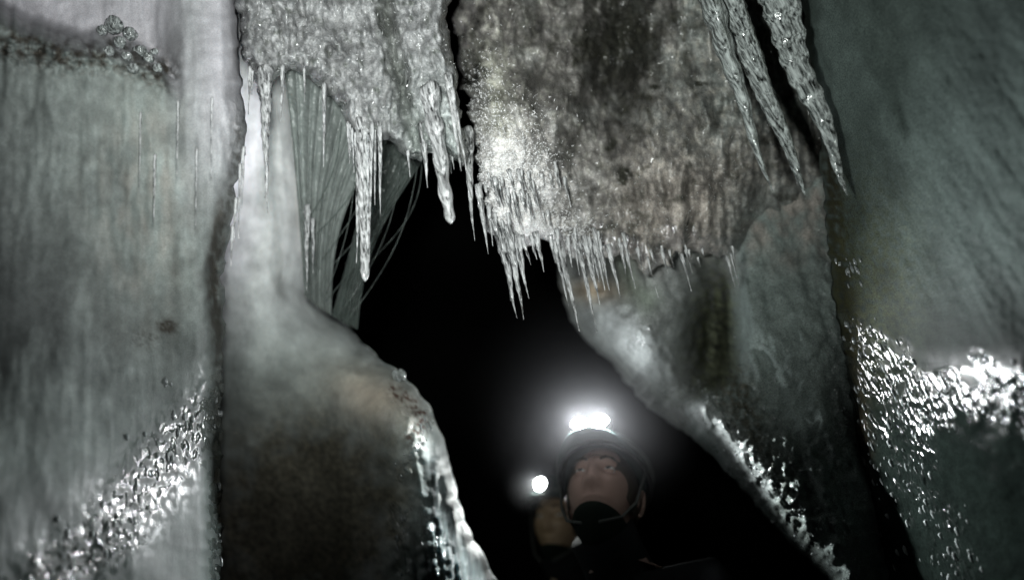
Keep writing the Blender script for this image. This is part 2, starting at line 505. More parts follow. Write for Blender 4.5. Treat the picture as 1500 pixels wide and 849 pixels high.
def a_dirt(x, y):
    s, r = plumb(x, y)
    n = fbm(x / 40, y / 45, 4, 101)
    n2 = fbm(x / 10, y / 12, 3, 103)
    a = col3((1, .96, .90), .21 + .05 * n + .07 * n2)                       # grey brown ice
    grn = np.clip(sm(820, 1150, x) * .5 + .3 * n, 0, 1)
    a = mix3(a, col3((.8, 1, .92), .16 + .04 * n + .05 * n2), grn * sm(330, 120, y))
    wh = np.clip(gb(x, y, 750, 310, 80, 100) * 1.5 + .5 * gb(x, y, 715, 170, 34, 70) - .2 + .35 * n, 0, 1)
    a = mix3(a, col3((.97, .95, .93), .82 + .12 * n2), wh)
    cream = np.clip(gb(x, y, 712, 175, 38, 95) * 1.1 + .3 * n2, 0, 1) * (1 - wh)
    a = mix3(a, col3((.93, .95, .78), .36 + .12 * n2), cream)
    tan = np.clip(gb(x, y, 1000, 300, 130, 75) * 1.2 + .5 * n2, 0, 1) * sm(860, 930, x)
    a = mix3(a, col3((1, .90, .80), .28 + .07 * n + .07 * n2), tan * .8)
    dark = np.clip(gb(x, y, 912, 60, 62, 105) * 2.3 - .35 + 1.1 * n2 + .9 * fbm(x / 24, y / 50, 3, 157), 0, 1) * gb(x, y, 912, 50, 110, 170)
    dark = np.maximum(dark, np.clip(gb(x, y, 690, 105, 30, 26) * .9 + n2 - .25, 0, 1) * gb(x, y, 690, 105, 60, 50))
    for cx, cy, sx, sy, k in ((895, 212, 9, 11, 1), (913, 256, 11, 13, 1.2), (828, 225, 14, 18, .8), (835, 215, 30, 26, .55), (862, 160, 20, 60, .5), (690, 118, 12, 12, 1), (775, 30, 22, 40, .7), (800, 110, 26, 50, .5), (960, 128, 8, 4, 1), (1025, 123, 12, 3, 1.2), (945, 170, 60, 12, .4), (855, 290, 26, 24, .5), (925, 285, 20, 40, .5), (780, 125, 30, 30, .5)):
        dark = np.maximum(dark, np.clip(gb(x, y, cx, cy, sx, sy) * 1.4 * k * (1 + 1.2 * n2), 0, 1) * k)
    a = mix3(a, col3((.018, .019, .014), 1 + 0 * x), np.clip(dark, 0, 1) * .95)
    a = mix3(a, col3((.9, 1, .95), .24 + .05 * n), sm(1030, 1110, x) * sm(230, 320, y) * .8)
    a = a * np.clip(1 + (.5 * fbm(x / 26, y / 34, 4, 151) + .32 * fbm(x / 7, y / 9, 2, 153)) * (1 - .6 * wh), .25, 1.9)[:, None]
    crk = np.clip(ridged(x / 60 + .3 * n, y / 90, 3, 155) - .72, 0, 1) * 3
    a = mix3(a, col3((.04, .04, .03), 1 + 0 * x), np.clip(crk, 0, .7) * (1 - wh))
    frost = np.clip(.12 + wh + .2 * n2, 0, 1)
    wet = np.clip(.40 + .5 * fbm(x / 15, y / 24, 3, 109), 0, .75) * (1 - .5 * wh) + np.clip((fbm(x / 9, y / 11, 2, 107) - .28) * 3, 0, 1) * .6 * np.clip(gb(x, y, 930, 350, 90, 60) + gb(x, y, 1060, 300, 26, 60) + gb(x, y, 965, 385, 22, 30) * 2, 0, 1)
    return a, wet, frost


dirt, R_dirt = relief('dirty_ice_roof', [(678, -160), (668, 20), (664, 45), (672, 66), (676, 120), (690, 190), (700, 250), (708, 300), (722, 340), (748, 372), (772, 368), (800, 352), (820, 372), (850, 384), (885, 380), (905, 362), (930, 396), (965, 402), (1000, 372), (1040, 370), (1075, 378), (1110, 340), (1160, 330), (1205, 330), (1215, 250), (1215, 100), (1215, -160)],
                        d_dirt, M_ROUGH, a_dirt, 2.5, roll=.14, w=34, thick=.45, jag=13, jagf=22, seed=23)
tag(dirt, 'brown stained ice roof with dark pits and a white frosted front, over the opening', 'ice roof')


# --- smooth hump under the roof
def d_hump(x, y):
    base = 2.12 - .20 * gb(x, y, 945, 490, 70, 90) - .10 * gb(x, y, 1000, 400, 90, 80) + .22 * gb(x, y, 1056, 500, 34, 80)
    rel = .010 * fbm(x / 50, y / 60, 4, 43) + .004 * fbm(x / 12, y / 14, 2, 45) + .03 * gb(x, y, 1056, 500, 40, 90) * fbm(x / 14, y / 15, 3, 46)
    return base, rel


def a_hump(x, y):
    n = fbm(x / 40, y / 45, 4, 111); n2 = fbm(x / 9, y / 9, 3, 113)
    a = col3((.93, .98, .96), .30 + .05 * n)
    dk = np.clip(gb(x, y, 1056, 500, 36, 95) * 1.6 + .5 * n2 * gb(x, y, 1056, 500, 60, 120), 0, 1)
    a = mix3(a, col3((.09, .10, .06), 1 + 1.0 * n2), dk * .9)
    g = np.clip(lineD(x, y, [(905, 360), (925, 420), (950, 440)], 20), 0, 1)
    a = mix3(a, col3((.16, .2, .15), 1 + .4 * n), g * .6)
    t = gb(x, y, 870, 425, 34, 16)
    a = mix3(a, col3((.5, .38, .25), 1 + 0 * x), t * .7)
    wet = np.clip(lineD(x, y, [(925, 508), (958, 475)], 10) * 1.2, 0, 1) * sm(-.3, .1, perlin(x / 5, y / 12, 7))
    wet = np.maximum(wet, lineD(x, y, [(975, 570), (1000, 572), (1030, 560), (1050, 590)], 14))
    frost = .2 * np.ones_like(x)
    return a, wet, frost


# --- long lobe beside the dark crack
def d_lobe(x, y):
    s, r = plumb(x, y)
    cx = 1140 + (y - 300) * .10
    base = 1.86 - .16 * np.exp(-((x - cx - 50) / 125) ** 2) * sm(340, 520, y) - .10 * sm(500, 850, y)
    base = base - .05 * lineD(x, y, [(1010, 580), (1060, 630), (1110, 690), (1160, 770), (1230, 850)], 28)
    rel = .010 * fbm(s / 26, r / 160, 4, 53) + .008 * fbm(x / 16, y / 20, 3, 55)
    rel = rel + .02 * lineD(x, y, [(1060, 560), (1120, 660), (1150, 760)], 40) * fbm(x / 10, y / 12, 3, 57)
    return base, rel


def a_lobe(x, y):
    s, r = plumb(x, y)
    n = fbm(s / 30, r / 90, 4, 121); n2 = fbm(x / 9, y / 9, 3, 123)
    a = col3((.84, 1.0, .94), .23 + .04 * n)
    d = np.clip(lineD(x, y, [(1065, 560), (1100, 640), (1140, 720), (1180, 800), (1230, 900)], 34) * (.8 + .9 * n2), 0, 1)
    a = mix3(a, col3((.05, .045, .03), 1 + .5 * n2), d * .85)
    e = np.clip(lineD(x, y, [(985, 590), (1030, 600), (1075, 660), (1120, 720)], 20) * 1.2, 0, 1)
    a = mix3(a, col3((.8, .86, .84), .36 + .08 * n2), e)
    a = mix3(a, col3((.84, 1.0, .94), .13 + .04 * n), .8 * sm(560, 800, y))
    dots = lineD(x, y, [(1090, 600), (1130, 700), (1200, 800)], 50)
    wet = np.clip(lineD(x, y, [(978, 572), (1000, 572), (1030, 562), (1062, 610), (1085, 645), (1100, 672), (1135, 720)], 11) * 1.3, 0, 1)
    wet = np.maximum(wet, np.clip(dots * .65, 0, 1) * .8)
    wet = np.maximum(wet, .7 * lineD(x, y, [(1205, 400), (1222, 520), (1235, 700), (1245, 850)], 14))
    pin = np.clip(dots * .9 + lineD(x, y, [(1200, 300), (1218, 420), (1235, 560), (1250, 850)], 26) + gb(x, y, 1170, 520, 60, 70) * .6, 0, 1)
    wet = np.maximum(wet, pin * sm(.22, .45, perlin(x / 6, y / 7, 199)))
    frost = .3 * np.ones_like(x) + .3 * n2
    return a, wet, frost


def d_slope(x, y):
    b1, r1 = d_hump(x, y); b2, r2 = d_lobe(x, y)
    b1 = b1 - .20 * sm(430, 330, y) * sm(880, 1010, x) - .06 * sm(520, 600, y)
    t = sm(1030, 1105, x + .5 * sm(545, 600, y) * 140)
    return b1 * (1 - t) + b2 * t, r1 * (1 - t) + r2 * t


def a_slope(x, y):
    a1, w1, f1 = a_hump(x, y); a2, w2, f2 = a_lobe(x, y)
    t = sm(1062, 1092, x + .5 * sm(545, 600, y) * 140)
    a = mix3(a1, a2, t)
    n = fbm(x / 24, y / 30, 4, 171)
    a = mix3(a, col3((1, .93, .84), .23 + .08 * n), np.clip(sm(430, 300, y) * (.7 + .8 * n), 0, 1))
    return a, np.maximum(w1 * (1 - t), w2), f1 * (1 - t) + f2 * t


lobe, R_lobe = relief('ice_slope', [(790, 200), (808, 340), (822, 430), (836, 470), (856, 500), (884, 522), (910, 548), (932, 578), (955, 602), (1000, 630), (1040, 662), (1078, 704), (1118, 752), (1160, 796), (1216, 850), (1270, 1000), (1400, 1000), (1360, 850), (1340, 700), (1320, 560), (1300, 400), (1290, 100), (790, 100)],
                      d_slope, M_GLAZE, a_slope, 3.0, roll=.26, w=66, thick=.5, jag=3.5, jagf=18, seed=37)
tag(lobe, 'long misty grey green ice slope running from the smooth hump down beside the dark opening', 'ice slope')
R_hump = R_lobe


# --- big right wall
def crack_x(y):
    return np.interp(y, [-160, 60, 200, 350, 500, 650, 1000], [1172, 1186, 1205, 1218, 1236, 1252, 1262])


def d_right(x, y):
    s, r = plumb(x, y)
    base = 1.62 - .30 * sm(1200, 1600, x)
    cor = .80 / ((x - 750) / F - .20 * (y - 424.5) / F + .12)
    base = base + (cor - base) * .94
    base = base + .02 * np.sin((x - 1200) / 60.) * sm(420, 560, y)
    rel = .010 * fbm(s / 40, r / 300, 4, 63) + .005 * fbm(x / 12, y / 16, 3, 65)
    w = sm(430, 560, y)
    rel = rel * (.22 - .16 * w) + w * (.0022 * fbm(x / 34, y / 40, 2, 67) + .0004 * fbm((x - .3 * y) / 12, y / 18, 2, 69))
    return base, rel


def a_right(x, y):
    s, r = plumb(x, y)
    n = fbm(s / 50, r / 200, 4, 131); n2 = fbm(x / 8, y / 9, 3, 133)
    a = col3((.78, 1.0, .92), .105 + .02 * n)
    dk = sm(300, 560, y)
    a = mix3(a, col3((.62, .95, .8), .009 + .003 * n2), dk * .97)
    cr = np.clip(np.exp(-((x - crack_x(y) - 8) / 16) ** 2) * sm(150, 260, y) * (1 + n2), 0, 1)
    a = mix3(a, col3((.02, .016, .010), 1 + 0 * x), cr * .93)
    ol = np.clip(gb(x, y, 1260, 400, 80, 130) * (.8 + n2), 0, 1)
    a = mix3(a, col3((.06, .065, .03), 1 + 0 * x), ol * .6)
    b1 = lineD(x, y, [(1300, 530), (1330, 600), (1400, 580), (1440, 575), (1520, 585), (1650, 600)], 44)
    b2 = lineD(x, y, [(1300, 590), (1335, 650), (1340, 720), (1385, 790), (1400, 900)], 42)
    b3 = lineD(x, y, [(1430, 520), (1480, 560), (1560, 590)], 14) * .9
    b4 = lineD(x, y, [(1235, 480), (1290, 500)], 20) * .75
    b5 = .62 * lineD(x, y, [(1240, 480), (1262, 650), (1290, 850)], 40)
    b = np.maximum.reduce([b1, b2, b3, b4, b5, .5 * gb(x, y, 1260, 400, 22, 30)])
    wet = sm(.30, .70, b) * sm(-.42, .0, perlin((x - .25 * y) / 9, y / 14, 141)) * sm(-.5, 0, perlin(x / 30, y / 34, 143))
    wet = (.31 + .69 * wet) * sm(500, 550, y) + wet * (1 - sm(500, 550, y))
    frost = 0 * x
    return a, wet, frost


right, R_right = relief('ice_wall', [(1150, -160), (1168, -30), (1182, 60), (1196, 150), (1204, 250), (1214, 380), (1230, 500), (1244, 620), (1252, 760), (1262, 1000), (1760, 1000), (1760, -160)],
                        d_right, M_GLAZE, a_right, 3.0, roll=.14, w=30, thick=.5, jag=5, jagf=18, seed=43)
tag(right, 'dark green ice wall on the right, smooth above and full of bright wet glints below', 'ice wall')

# ------------------------------------------------------------------ frozen curtain behind the icicles
def curtain(name, top, bot, d0, d1, folds, label, n=90, mrow=60, seed=0, amp=.018, mat=None):
    tx = np.array([p[0] for p in top], float); ty = np.array([p[1] for p in top], float)
    bx = np.array([p[0] for p in bot], float); by = np.array([p[1] for p in bot], float)
    q = np.linspace(0, 1, n)
    TX = np.interp(q, np.linspace(0, 1, len(tx)), tx); TY = np.interp(q, np.linspace(0, 1, len(tx)), ty)
    BX = np.interp(q, np.linspace(0, 1, len(bx)), bx); BY = np.interp(q, np.linspace(0, 1, len(bx)), by)
    v = np.linspace(0, 1, mrow)[:, None]
    X = TX * (1 - v) + BX * v - 26 * np.sin(v * math.pi) * (q - .1); Y = TY * (1 - v) + BY * v
    fold = np.abs(np.sin(q * folds * math.pi + 1.2 * perlin(q * 7, q * 0 + seed)))
    D = d0 + (d1 - d0) * v + amp * (fold ** .4)[None, :] * (.4 + v) + .006 * fbm(X / 20, Y / 40, 3, seed)
    th = .004 + .006 * (1 - fold ** .3)[None, :] + 0 * v
    A = PA(X, Y, D - th).reshape(-1, 3); B = PA(X, Y, D + th).reshape(-1, 3)
    ids = np.arange(n * mrow).reshape(mrow, n); off = n * mrow
    qf = np.stack([ids[:-1, :-1], ids[1:, :-1], ids[1:, 1:], ids[:-1, 1:]], -1).reshape(-1, 4)
    qb = qf[:, ::-1] + off
    rim = np.concatenate([ids[0, :], ids[1:, -1], ids[-1, -2::-1], ids[-2:0:-1, 0]])
    rn = np.roll(rim, -1)
    qr = np.stack([rim, rn, rn + off, rim + off], 1)
    o = mesh_obj(name, np.concatenate([A, B]), np.concatenate([qf, qb, qr]), mat or M_VEIL)
    return tag(o, label, 'ice curtain')


curtain('ice_curtain', [(415, 90), (500, 150), (560, 200)], [(446, 432), (462, 448), (486, 462)], 1.78, 1.92, 9,
        'pale green folded ice curtain hanging between the white column and the icicles', seed=3, mat=M_VEIL2)
curtain('ice_curtain', [(552, 200), (585, 215), (622, 232)], [(486, 462), (505, 474), (524, 482)], 1.84, 1.98, 6,
        'thin dark green ice curtain with slanting ribs at the edge of the black opening', n=60, seed=5)


# ------------------------------------------------------------------ tubes, icicles, drops, flakes
def tube(pts, radii, sides=10):
    V, Fc = [], []
    pts = [Vector(p) for p in pts]
    up = Vector((.31, .2, .93)).normalized()
    for i, p in enumerate(pts):
        a = pts[max(i - 1, 0)]; b = pts[min(i + 1, len(pts) - 1)]
        t = (b - a).normalized()
        e = t.cross(Vector((1, .2, .1))).normalized(); g = t.cross(e)
        r = radii[i]
        for k in range(sides):
            an = 2 * math.pi * k / sides
            rr = r if not callable(r) else r(an)
            V.append(p + e * (math.cos(an) * rr) + g * (math.sin(an) * rr))
    for i in range(len(pts) - 1):
        for k in range(sides):
            a = i * sides + k; b = i * sides + (k + 1) % sides
            Fc.append((a, b, b + sides, a + sides))
    Fc.append(tuple(range(sides - 1, -1, -1)))
    Fc.append(tuple(range((len(pts) - 1) * sides, len(pts) * sides)))
    return [tuple(v) for v in V], Fc


def hang(tx, ty, bx, by, d):
    T = P(tx, ty, d)
    ray = (P(bx, by, 1.0) - CAM); dn = ray.normalized()
    w0 = T - CAM; b = Vector((0, 0, -1)).dot(dn); dd = Vector((0, 0, -1)).dot(w0); e = dn.dot(w0)
    t = (e - b * dd) / (1 - b * b)
    t = t * .6 + .4 * (T - CAM).length           # stay near plumb but not swing far off
    return T, CAM + dn * t


def icicle(tx, ty, bx, by, d, wpx, label=None, group=None, mat=None, ribs=0.0, ripple=5.0, blunt=False, flat=1.0, name='icicle', top_w=None, power=.8, sides=12, parent=None):
    T, B = hang(tx, ty, bx, by, d)
    L = (B - T).length
    r0 = wpx / 2 / F * d
    n = max(14, min(90, int(L / .006)))
    pts, rad = [], []
    sd = random.uniform(0, 99); ph = random.uniform(0, 6)
    for i in range(n):
        t = i / (n - 1)
        p = T.lerp(B, t)
        p += Vector((perlin(t * 3, sd), perlin(t * 3, sd + 9), 0)) * r0 * .35 * (1 - t * .5)
        k = (1 - t) ** power if not blunt else (1 - .5 * t) * (1 if t < .93 else math.sqrt(max(0, 1 - ((t - .93) / .07) ** 2)) * .98 + .02)
        if top_w:
            k += (top_w - 1) * math.exp(-(t / .12) ** 2)
        k *= 1 + ribs * math.sin(t * L / .0145 * ripple / 5 * 2 * math.pi * .6 + ph + 1.5 * float(perlin(t * 9, sd))) + .12 * float(perlin(t * 14, sd + 3))
        r = max(r0 * k, .0006)
        pts.append(p); rad.append(r)
    fl = random.uniform(0, 6)
    rad2 = [(lambda an, r=r: r * (1 + .16 * math.sin(2 * an + fl) + .13 * math.sin(3 * an + fl * 2) + .07 * math.sin(5 * an + fl))) for r in rad]
    V, Fc = tube(pts, rad2, sides)
    o = mesh_obj(name, np.array(V) - np.array(T), Fc, mat or M_ICICLE, parent)
    o.location = T
    if label or group:
        tag(o, label, 'icicle', group)
    return o


# notable icicles, each with a look of its own
icicle(388, 100, 392, 312, 1.47, 20, 'long grey twisted icicle with a needle tip before the white column', power=1.15, ribs=.12)
icicle(393, 120, 388, 290, 1.46, 8, 'hair thin icicle touching the long grey twisted icicle')
icicle(414, 96, 411, 180, 1.45, 7, 'short fine icicle right of the long grey twisted icicle')
icicle(446, 100, 446, 150, 1.47, 5, 'tiny icicle at the middle of the scalloped crust above the pale column')
icicle(475, 122, 474, 245, 1.47, 8, 'single straight dark icicle left of the bunched long icicles')
icicle(532, 175, 535, 412, 1.50, 21, 'longest icicle of the bunch, thick and blunt ended, before the green curtain', blunt=True, ribs=.05)
icicle(527, 200, 522, 385, 1.50, 9, 'slender icicle touching the left side of the longest blunt one', ribs=.08)
icicle(545, 180, 541, 345, 1.47, 8, 'slender icicle touching the right side of the longest blunt one')
icicle(556, 180, 557, 318, 1.49, 9, 'icicle right of the bunch ending in a fine point', ribs=.1, power=.9)
icicle(549, 182, 549, 300, 1.50, 6, 'thin inner icicle between the blunt one and its right neighbour')
icicle(618, 180, 626, 275, 1.49, 14, 'pointed icicle left of the short fat blunt one', power=1)
icicle(632, 130, 660, 328, 1.45, 32, 'short fat icicle with hollow square blunt end over the dark opening', blunt=True, ribs=.13, ripple=2, mat=M_ICICLE, sides=18)
icicle(655, 110, 675, 248, 1.47, 13, 'slanting icicle right above the fat blunt one', power=.9)
icicle(662, 130, 683, 250, 1.45, 9, 'fine slanting icicle next to the rim of the frosted roof')
icicle(684, 190, 695, 353, 1.62, 20, 'lone pointed icicle between the fat blunt one and the white frost', power=1.05, ribs=.10)
icicle(450, 300, 449, 425, 1.80, 8, 'rippled icicle running down the pale column by its brown spot', ribs=.2)
icicle(458, 320, 459, 400, 1.80, 6, 'small icicle beside the rippled one on the pale column')
icicle(1118, -60, 1243, 285, 1.50, 52, 'large ribbed clear icicle on the right with a long needle tip', mat=M_ICICLE2, ribs=.09, ripple=3, power=.78, sides=22)
icicle(1020, -60, 1132, 280, 1.52, 42, 'large ridged icicle left of its ribbed neighbour, flat against the roof', mat=M_ICICLE2, ribs=.10, ripple=2, power=.75, sides=22)
icicle(1048, -60, 1180, 285, 1.55, 38, 'broad smooth icicle in the middle of three large slanting ones', mat=M_ICICLE2, ribs=.05, power=.62, sides=22)

GF = 'small icicles fringing the white frosted front'
front = [(700, 270, 715, 372, 10), (722, 320, 737, 372, 12), (728, 325, 757, 465, 17), (744, 330, 767, 468, 13), (752, 340, 775, 437, 11),
         (735, 330, 748, 440, 10), (765, 345, 778, 388, 10), (785, 340, 797, 398, 9), (715, 300, 722, 360, 8), (760, 345, 769, 410, 8),
         (778, 345, 786, 380, 8), (741, 335, 760, 420, 9)]
LAB = ['stubby icicle at the left rim of the white frost', 'short thick icicle at the left of the frost fringe', 'longest stout icicle of the white frost fringe, a needle pointing into the black',
       'second long icicle of the frost fringe, right of the longest', 'medium icicle right of the two longest in the frost fringe', 'beaded icicle close left of the longest in the fringe']
for i, (a, b, c, e, w) in enumerate(front):
    icicle(a, b, c, e, 1.62 + .01 * (i % 3), w, LAB[i] if i < len(LAB) else 'small sharp icicle in the fringe below the white frost', GF, ribs=.14, power=.9)
for i in range(46):
    x = random.gauss(752, 38); y = random.uniform(235, 345)
    d = surf_depth(R_dirt, x, y)
    if d is None: continue
    ln = random.uniform(18, 46)
    icicle(x, y, x + ln * .24, y + ln, d - .012, random.uniform(4, 8), 'tiny white icicle layered up the face of the frosted front', 'tiny icicles on the frost face', ribs=.2, sides=8)
GS = 'fine icicles below the brown roof'
for i in range(26):
    x = 805 + 110 * random.random() ** 1.2
    y = 345 + random.uniform(-12, 12) + (10 if i > 10 else 0)
    ln = (22 + 95 * random.random() ** 2) * (1 if x < 865 else .65)
    icicle(x, y, x + ln * .24 + random.uniform(-3, 3), y + ln + 12, 1.66, random.uniform(3, 6) + ln * .05, 'thin icicle in the dense comb below the brown roof, right of the frost', GS, ribs=.15)
for i in range(16):
    x = 912 + 165 * random.random(); y = 372 + random.uniform(-14, 6); ln = 12 + 48 * random.random() ** 2
    icicle(x, y, x + ln * .27, y + ln, 1.68, random.uniform(3, 6), 'very short icicle along the tan edge of the roof above the smooth hump', 'short icicles above the hump', ribs=.1)
for i in range(12):
    x = random.choice([random.uniform(360, 372), random.uniform(480, 520), random.uniform(560, 610), random.uniform(636, 680)])
    y = float(np.interp(x, [352, 390, 430, 470, 520, 590, 680], [80, 130, 90, 120, 195, 220, 225])); ln = random.uniform(22, 70)
    icicle(x, y, x + ln * (x - 430) / 1900, y + ln, 1.5, random.uniform(4, 7), 'tiny icicle on the underside of the glittering grey crust', 'tiny icicles under the crust', ribs=.1)
for i, (x, y, ln) in enumerate([(352, 240, 110), (346, 290, 60), (357, 215, 90), (341, 330, 60)]):
    icicle(x, y, x - 3, y + ln, 1.37, 5, 'thin icicle down the ragged right edge of the left ice wall', 'thin icicles on the wall edge')
for i in range(5):
    x = 205 + i * 28 + random.uniform(-8, 8); y = 150 + random.uniform(-30, 90)
    icicle(x, y, x - 2, y + random.uniform(70, 120), 1.375, 4, 'faint thin icicle frozen onto the face of the left ice wall', 'faint icicles on the left wall')


def blob_mesh(cent, rad, n_sub=2, squash=(1, 1, 1), seed=0):
    bm = bmesh.new(); bmesh.ops.create_icosphere(bm, subdivisions=n_sub, radius=1)
    rr = random.Random(seed)
    o1, o2 = rr.uniform(0, 50), rr.uniform(0, 50)
    V = []
    for v in bm.verts:
        k = 1 + .38 * float(perlin(v.co.x * 1.3 + o1, v.co.y * 1.3 + v.co.z + o2)) + .12 * float(perlin(v.co.x * 4 + o1, v.co.y * 3 + 3 * v.co.z + o2))
        V.append((v.co.x * rad * squash[0] * k, v.co.y * rad * squash[1] * k, v.co.z * rad * squash[2] * k * .85))
    Fc = [tuple(v.index for v in fa.verts) for fa in bm.faces]
    bm.free()
    return V, Fc


GL = 'clear ice lumps on the ledge'
lumps = [(168, 38, 13), (190, 50, 10), (150, 45, 8), (176, 62, 9), (205, 75, 9), (218, 85, 8), (230, 100, 7), (160, 75, 8), (195, 100, 8), (185, 82, 7), (226, 76, 5)]
for i, (x, y, r) in enumerate(lumps):
    d = (surf_depth(R_left, x, y + 6) or 1.5) - .008
    V, Fc = blob_mesh(None, r / F * d, 3, seed=i)
    o = mesh_obj('ice_lump', V, Fc, M_ICICLE2); o.location = P(x, y, d)
    tag(o, ['biggest rounded ice lump topping the dirty ledge', 'second rounded ice lump right of the biggest on the ledge'][i] if i < 2 else 'small rounded ice lump on the dirty ledge of the left wall', 'ice lump', GL)
o = mesh_obj('ice_lump', *blob_mesh(None, .016, 3, seed=44), M_ICICLE2); o.location = P(586, 549, 1.92)
tag(o, 'small ice knob standing on the rim of the mound', 'ice lump')


def stuff(name, rel, n, samp, size, mat, label, cat, shape='drop', stretch=2.0, bury=.3, seed=0):
    rr = np.random.RandomState(seed)
    bm = bmesh.new(); bmesh.ops.create_icosphere(bm, subdivisions=1, radius=1)
    base = np.array([tuple(v.co) for v in bm.verts]); bf = np.array([[v.index for v in fa.verts] for fa in bm.faces]); bm.free()
    if shape == 'flake':
        base = np.array([(0, 0, 1), (.35, 0, 0), (-.15, .3, 0), (-.15, -.3, 0), (0, 0, -.8)], float)
        bf = np.array([(0, 1, 2), (0, 2, 3), (0, 3, 1), (4, 2, 1), (4, 3, 2), (4, 1, 3)])
    VV, FF = [], []
    cnt = 0; tries = 0
    while cnt < n and tries < n * 30:
        tries += 1
        x, y = samp(rr)
        d = surf_depth(rel, x, y)
        if d is None:
            continue
        s = size(rr) / F * d
        p = PA(x, y, d - s * (.2 if shape == 'drop' else .3))
        if shape == 'drop':
            q = rr.normal(0, .25, 3) * 0
            vd = (p - CN) / np.linalg.norm(p - CN)
            M = np.diag([s, s, s * stretch * rr.uniform(.6, 1.4)])
            b = (base * (1 + rr.uniform(-.2, .2, (len(base), 1)))) @ M
            b = b - np.outer(b @ vd, vd) * .6
        else:
            a = rr.normal(0, 1, (3, 3)); qv, _ = np.linalg.qr(a)
            b = (base * [s, s, s * stretch]) @ qv.T
        VV.append(b + p); FF.append(bf + cnt * len(base)); cnt += 1
    o = mesh_obj(name, np.concatenate(VV), np.concatenate(FF), mat, smooth=(shape == 'drop'))
    return tag(o, label, cat, kind='stuff')


def along(pts, spread, lenw=None):
    seg = [math.hypot(b[0] - a[0], b[1] - a[1]) for a, b in zip(pts[:-1], pts[1:])]
    tot = sum(seg)

    def f(rr):
        t = rr.uniform(0, tot)
        for (a, b), L in zip(zip(pts[:-1], pts[1:]), seg):
            if t <= L:
                k = t / L
                return a[0] + (b[0] - a[0]) * k + rr.normal(0, spread), a[1] + (b[1] - a[1]) * k + rr.normal(0, spread)
            t -= L
        return pts[-1]
    return f


def mixs(*fs):
    w = np.array([a[1] for a in fs], float); w /= w.sum()

    def f(rr):
        return fs[rr.choice(len(fs), p=w)][0](rr)
    return f


def box(x0, y0, x1, y1):
    return lambda rr: (rr.uniform(x0, x1), rr.uniform(y0, y1))


def gs(cx, cy, sx, sy):
    return lambda rr: (rr.normal(cx, sx), rr.normal(cy, sy))


stuff('glint_drops', R_left, 90, mixs((along([(320, 600), (240, 670), (200, 730), (130, 800), (70, 849)], 22), 5), (along([(322, 700), (322, 849)], 4), 1), (along([(245, 540), (247, 640)], 5), .3)),
      lambda r: r.uniform(1.2, 3.4), M_DROP, 'scattered frozen drops added for glints low on the left ice wall', 'frozen drops', seed=1)  # drops here and below are added to catch lamp glints
stuff('glint_drops', R_col, 60, mixs((along([(626, 615), (586, 700)], 6), 2), (along([(582, 735), (590, 849)], 12), 2), (along([(625, 760), (640, 849)], 12), 2)),
      lambda r: r.uniform(1.0, 3.0), M_DROP, 'frozen drops added for glints in a streak down the mound flank', 'frozen drops', seed=2)
stuff('glint_drops', R_lobe, 260, mixs((along([(980, 572), (1030, 562), (1065, 615), (1100, 680), (1140, 725)], 7), 3), (along([(1075, 600), (1130, 690), (1190, 800)], 30), 4), (along([(1210, 380), (1225, 520), (1238, 700), (1250, 849)], 7), 3), (gs(1170, 520, 40, 50), .4)),
      lambda r: r.uniform(.8, 2.2), M_DROP, 'many fine frozen drops added for glints, speckling the buttress beside the dark opening', 'frozen drops', stretch=1.4, seed=3)
stuff('glint_drops', R_right, 260, mixs((along([(1225, 470), (1262, 650), (1290, 849)], 26), 4), (along([(1230, 480), (1310, 500)], 12), .8), (along([(1300, 530), (1330, 600), (1400, 590), (1520, 600)], 22), 3), (along([(1310, 600), (1340, 700), (1390, 800), (1400, 870)], 24), 3), (along([(1430, 520), (1490, 560)], 10), .6), (gs(1250, 395, 14, 14), .5)),
      lambda r: r.uniform(1.0, 3.6), M_DROP, 'dense frozen drops added for glints low on the right ice wall', 'frozen drops', seed=4)
stuff('frost_crystals', R_dirt, 9000, mixs((gs(750, 285, 34, 55), 6), (gs(705, 170, 22, 50), 1), (gs(820, 350, 30, 22), 1.2)),
      lambda r: r.uniform(.7, 2.0), M_FLAKE, 'white spiky frost crystals coating the front of the brown roof', 'frost', 'flake', 1.8, seed=6)
stuff('ice_flakes', R_dirt, 900, mixs((gs(930, 340, 60, 30), 3), (gs(1060, 290, 20, 40), 1), (gs(965, 385, 14, 12), 1), (box(680, 0, 1150, 330), 2)),
      lambda r: r.uniform(.7, 1.8), M_DARKFLAKE, 'sparse glinting ice flakes on the brown roof', 'frost', 'flake', 1.5, seed=7)
stuff('ice_flakes', R_ceil, 700, box(345, -40, 690, 245), lambda r: r.uniform(1.0, 2.6), M_DARKFLAKE, 'glinting angular ice flakes crusting the grey overhang', 'frost', 'flake', 1.5, seed=8)


# ------------------------------------------------------------------ frozen threads on the curtain
cur = [o for o in COL.objects if o.name.startswith('ice_curtain')]
for i, (tx, ty, bx, by) in enumerate([(606, 236, 478, 440), (612, 240, 505, 474), (600, 232, 470, 405), (618, 240, 540, 385), (560, 206, 472, 380), (530, 215, 455, 350), (520, 210, 478, 430), (588, 224, 498, 460), (500, 180, 446, 330)]):
    pts = []
    dd = 1.765 if i in (4, 5, 6, 8) else 1.82
    for q in range(15):
        t = q / 14
        pts.append(P(tx + (bx - tx) * t + 22 * math.sin(t * math.pi) * (1 if i % 2 else .6), ty + (by - ty) * t, dd + .10 * t))
    V, Fc = tube(pts, [.0005 + .0005 * abs(math.sin(q * 1.3 + i)) for q in range(15)], 7)
    mesh_obj('thread', V, Fc, M_VEIL, cur[0 if i in (4, 5, 6, 8) else -1])

